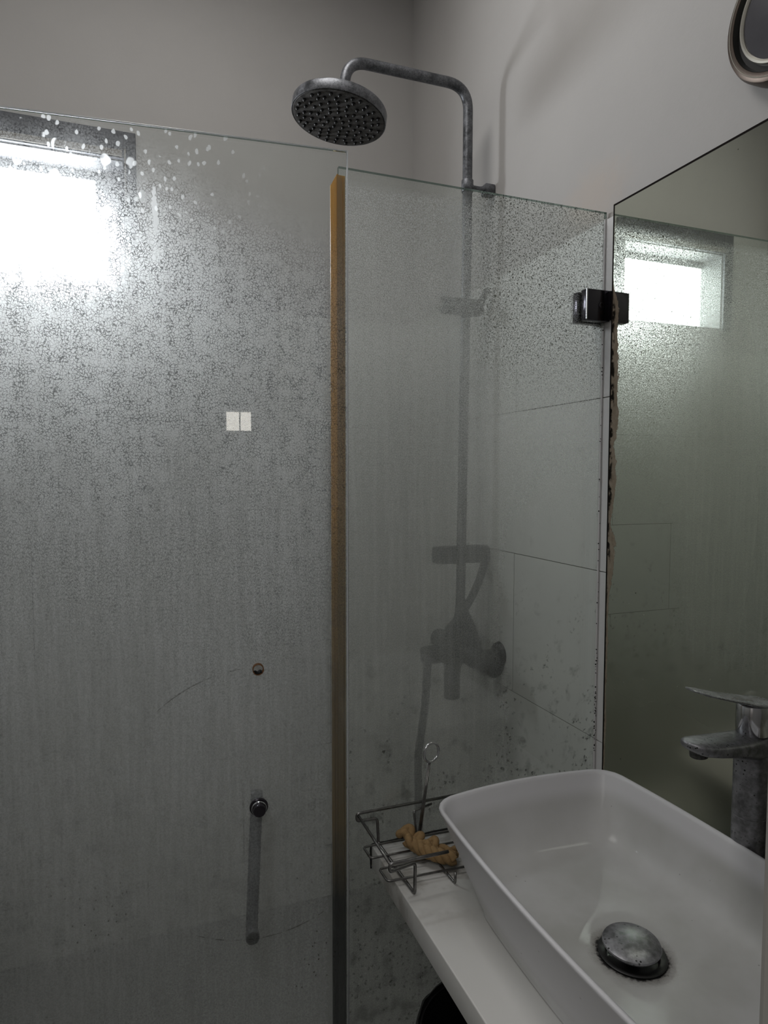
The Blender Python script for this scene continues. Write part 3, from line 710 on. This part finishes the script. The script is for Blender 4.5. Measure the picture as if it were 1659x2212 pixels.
# ------------------------------------------------------------------ wire rack
ZB = ZT + .0105
rack = thing('wire_rack', 'small chrome wire caddy with a tall ring handle on the counter by the glass', 'rack', (-.44, -.09, ZT))
W1 = .0024
def wire(name, pts, r=W1, rad=.006, par=rack, closed=False):
    return obj(name, tube(bmesh.new(), rounded(pts, rad, 5, closed), r, 8, closed), M['wire'], par, 'all')
zr, zl = .843, .8290
wire('frame_wire', [(-.335, -.0075, zr), (-.546, -.0075, zr), (-.546, -.0085, zl), (-.507, -.0110, zl), (-.5058, -.0150, ZB - .003), (-.4985, -.1675, ZT + .0028), (-.4955, -.1620, zl - .002), (-.546, -.1745, zl), (-.546, -.1755, zr), (-.480, -.1765, zr), (-.442, -.1765, zr)], .0028, .0065)
wire('top_wire', [(-.543, -.0085, zr - .004), (-.543, -.1745, zr - .004)], .0026)
wire('shelf_wire', [(-.335, -.0290, ZB), (-.538, -.0215, ZB), (-.537, -.0600, ZB), (-.335, -.0660, ZB)], .0021, .007)
wire('shelf_wire', [(-.335, -.1020, ZB), (-.534, -.0945, ZB), (-.533, -.1325, ZB), (-.335, -.1430, ZB)], .0021, .007)
wire('cross_wire', [(-.395, -.0080, .835), (-.4370, -.0200, .8345), (-.4376, -.0375, ZB + .002), (-.4270, -.1100, ZB - .004), (-.4235, -.166, ZT + .0028), (-.4235, -.166, .798)], .0022, .005)
# ring handle: two rods and a ring
rt, rb_ = Vector((-.4180, -.0466, .9364)), Vector((-.4397, -.0466, ZB - .001))
off = Vector((.0019, 0, 0))
wire('handle_rod', [rb_ + off, rt + off * .6], .0019); wire('handle_rod', [rb_ - off, rt - off * .6], .0019)
rc = Vector((-.4138, -.0466, .9545))
obj('handle_ring', tube(bmesh.new(), [rc + Vector((.0165 * math.cos(a), .004 * math.cos(a), .0175 * math.sin(a))) for a in [2 * math.pi * i / 40 for i in range(40)]], .0024, 10, True), M['chrome'], rack, 'all', label='bright chrome ring')
obj('weld', lathe(bmesh.new(), rt - Vector((0, 0, .004)), (.1, 0, 1), [(0, .002), (.002, .0033), (.005, .0030), (.007, .0015)], 12), M['wire'], rack, True)

# ------------------------------------------------------------------ knotted tan cord lying in the rack
cord = thing('cotton_cord', 'tan knotted cotton cord lying on the wire rack', 'cord', (-.455, -.08, ZT))
def strand(base, ph, amp, r, turns, name='strand'):
    pts = []; n = 70
    B = rounded(base, .03, 8)
    L = [0.0]
    for p, q in zip(B, B[1:]): L.append(L[-1] + (q - p).length)
    for i in range(n):
        t = L[-1] * i / (n - 1); j = 0
        while j < len(L) - 2 and L[j + 1] < t: j += 1
        f = (t - L[j]) / max(1e-9, L[j + 1] - L[j]); p = B[j].lerp(B[j + 1], f)
        tn = (B[j + 1] - B[j]).normalized(); u, v, _ = frame(tn); a = ph + 2 * math.pi * turns * i / (n - 1)
        pts.append(p + u * math.cos(a) * amp + v * math.sin(a) * amp)
    return obj(name, tube(bmesh.new(), pts, lambda t: r * (1 + .18 * noise.noise(Vector((t * 22, ph, r * 900)))), 10), M['cord'], cord, 'all')
path = [(-.463, -.052, .8010), (-.452, -.078, .7985), (-.440, -.098, .7975), (-.424, -.116, .7970), (-.405, -.128, .7960)]
for k in range(3): strand(path, k * 2.09, .0062, .0066, 2.3)
def knot(c0, a0, b0, h, r, ph):
    pts = [Vector(c0) + Vector((a0 * math.cos(a) + .25 * a0 * math.sin(2 * a + ph), b0 * math.sin(a), h * math.sin(2 * a + ph))) for a in [2 * math.pi * i / 40 for i in range(40)]]
    obj('knot', tube(bmesh.new(), pts, lambda t: r * (1 + .15 * noise.noise(Vector((math.cos(t * 6.28) * 3, math.sin(t * 6.28) * 3, ph)))), 12, True), M['cord'], cord, 'all')
knot((-.4640, -.046, .8110), .0105, .0090, .0045, .0072, .3)
knot((-.4560, -.062, .8060), .0125, .0100, .0050, .0068, 1.9)
knot((-.4330, -.084, .8040), .0100, .0090, .0050, .0062, .9)
path2 = [(-.445, -.060, .7975), (-.430, -.082, .7965), (-.412, -.100, .7965), (-.392, -.112, .7965)]
for k in range(2): strand(path2, k * 3.14 + .7, .0048, .0054, 1.6)

# ------------------------------------------------------------------ bin under the counter
bn = thing('waste_bin', 'black bin standing on the floor under the counter', 'bin', (-.36, -.20, 0))
obj('bin_body', lathe(bmesh.new(), (-.36, -.20, .002), (0, 0, 1), [(0, .105), (.004, .110), (.50, .132), (.51, .136), (.518, .134), (.518, .128), (.02, .104), (.02, 0)], 48, (True, False)), M['blackplastic'], bn, True)
b = bmesh.new(); rg = []
for k, (h, r) in enumerate([(.47, .1375), (.51, .139), (.524, .1375), (.527, .133), (.51, .127), (.40, .12)]):
    rg.append([b.verts.new((-.36 + (r + .0025 * noise.noise(Vector((i * .9, k, 0)))) * math.cos(2 * math.pi * i / 60), -.20 + (r + .0025 * noise.noise(Vector((i * .9, k, 3)))) * math.sin(2 * math.pi * i / 60), h + .006 * noise.noise(Vector((i * .8, k * .3, 7))))) for i in range(60)])
for A, B in zip(rg, rg[1:]):
    for i in range(60): b.faces.new((A[i], A[(i + 1) % 60], B[(i + 1) % 60], B[i]))
obj('bin_liner', b, M['blackplastic'], bn, True, label='crumpled black bag over the rim')
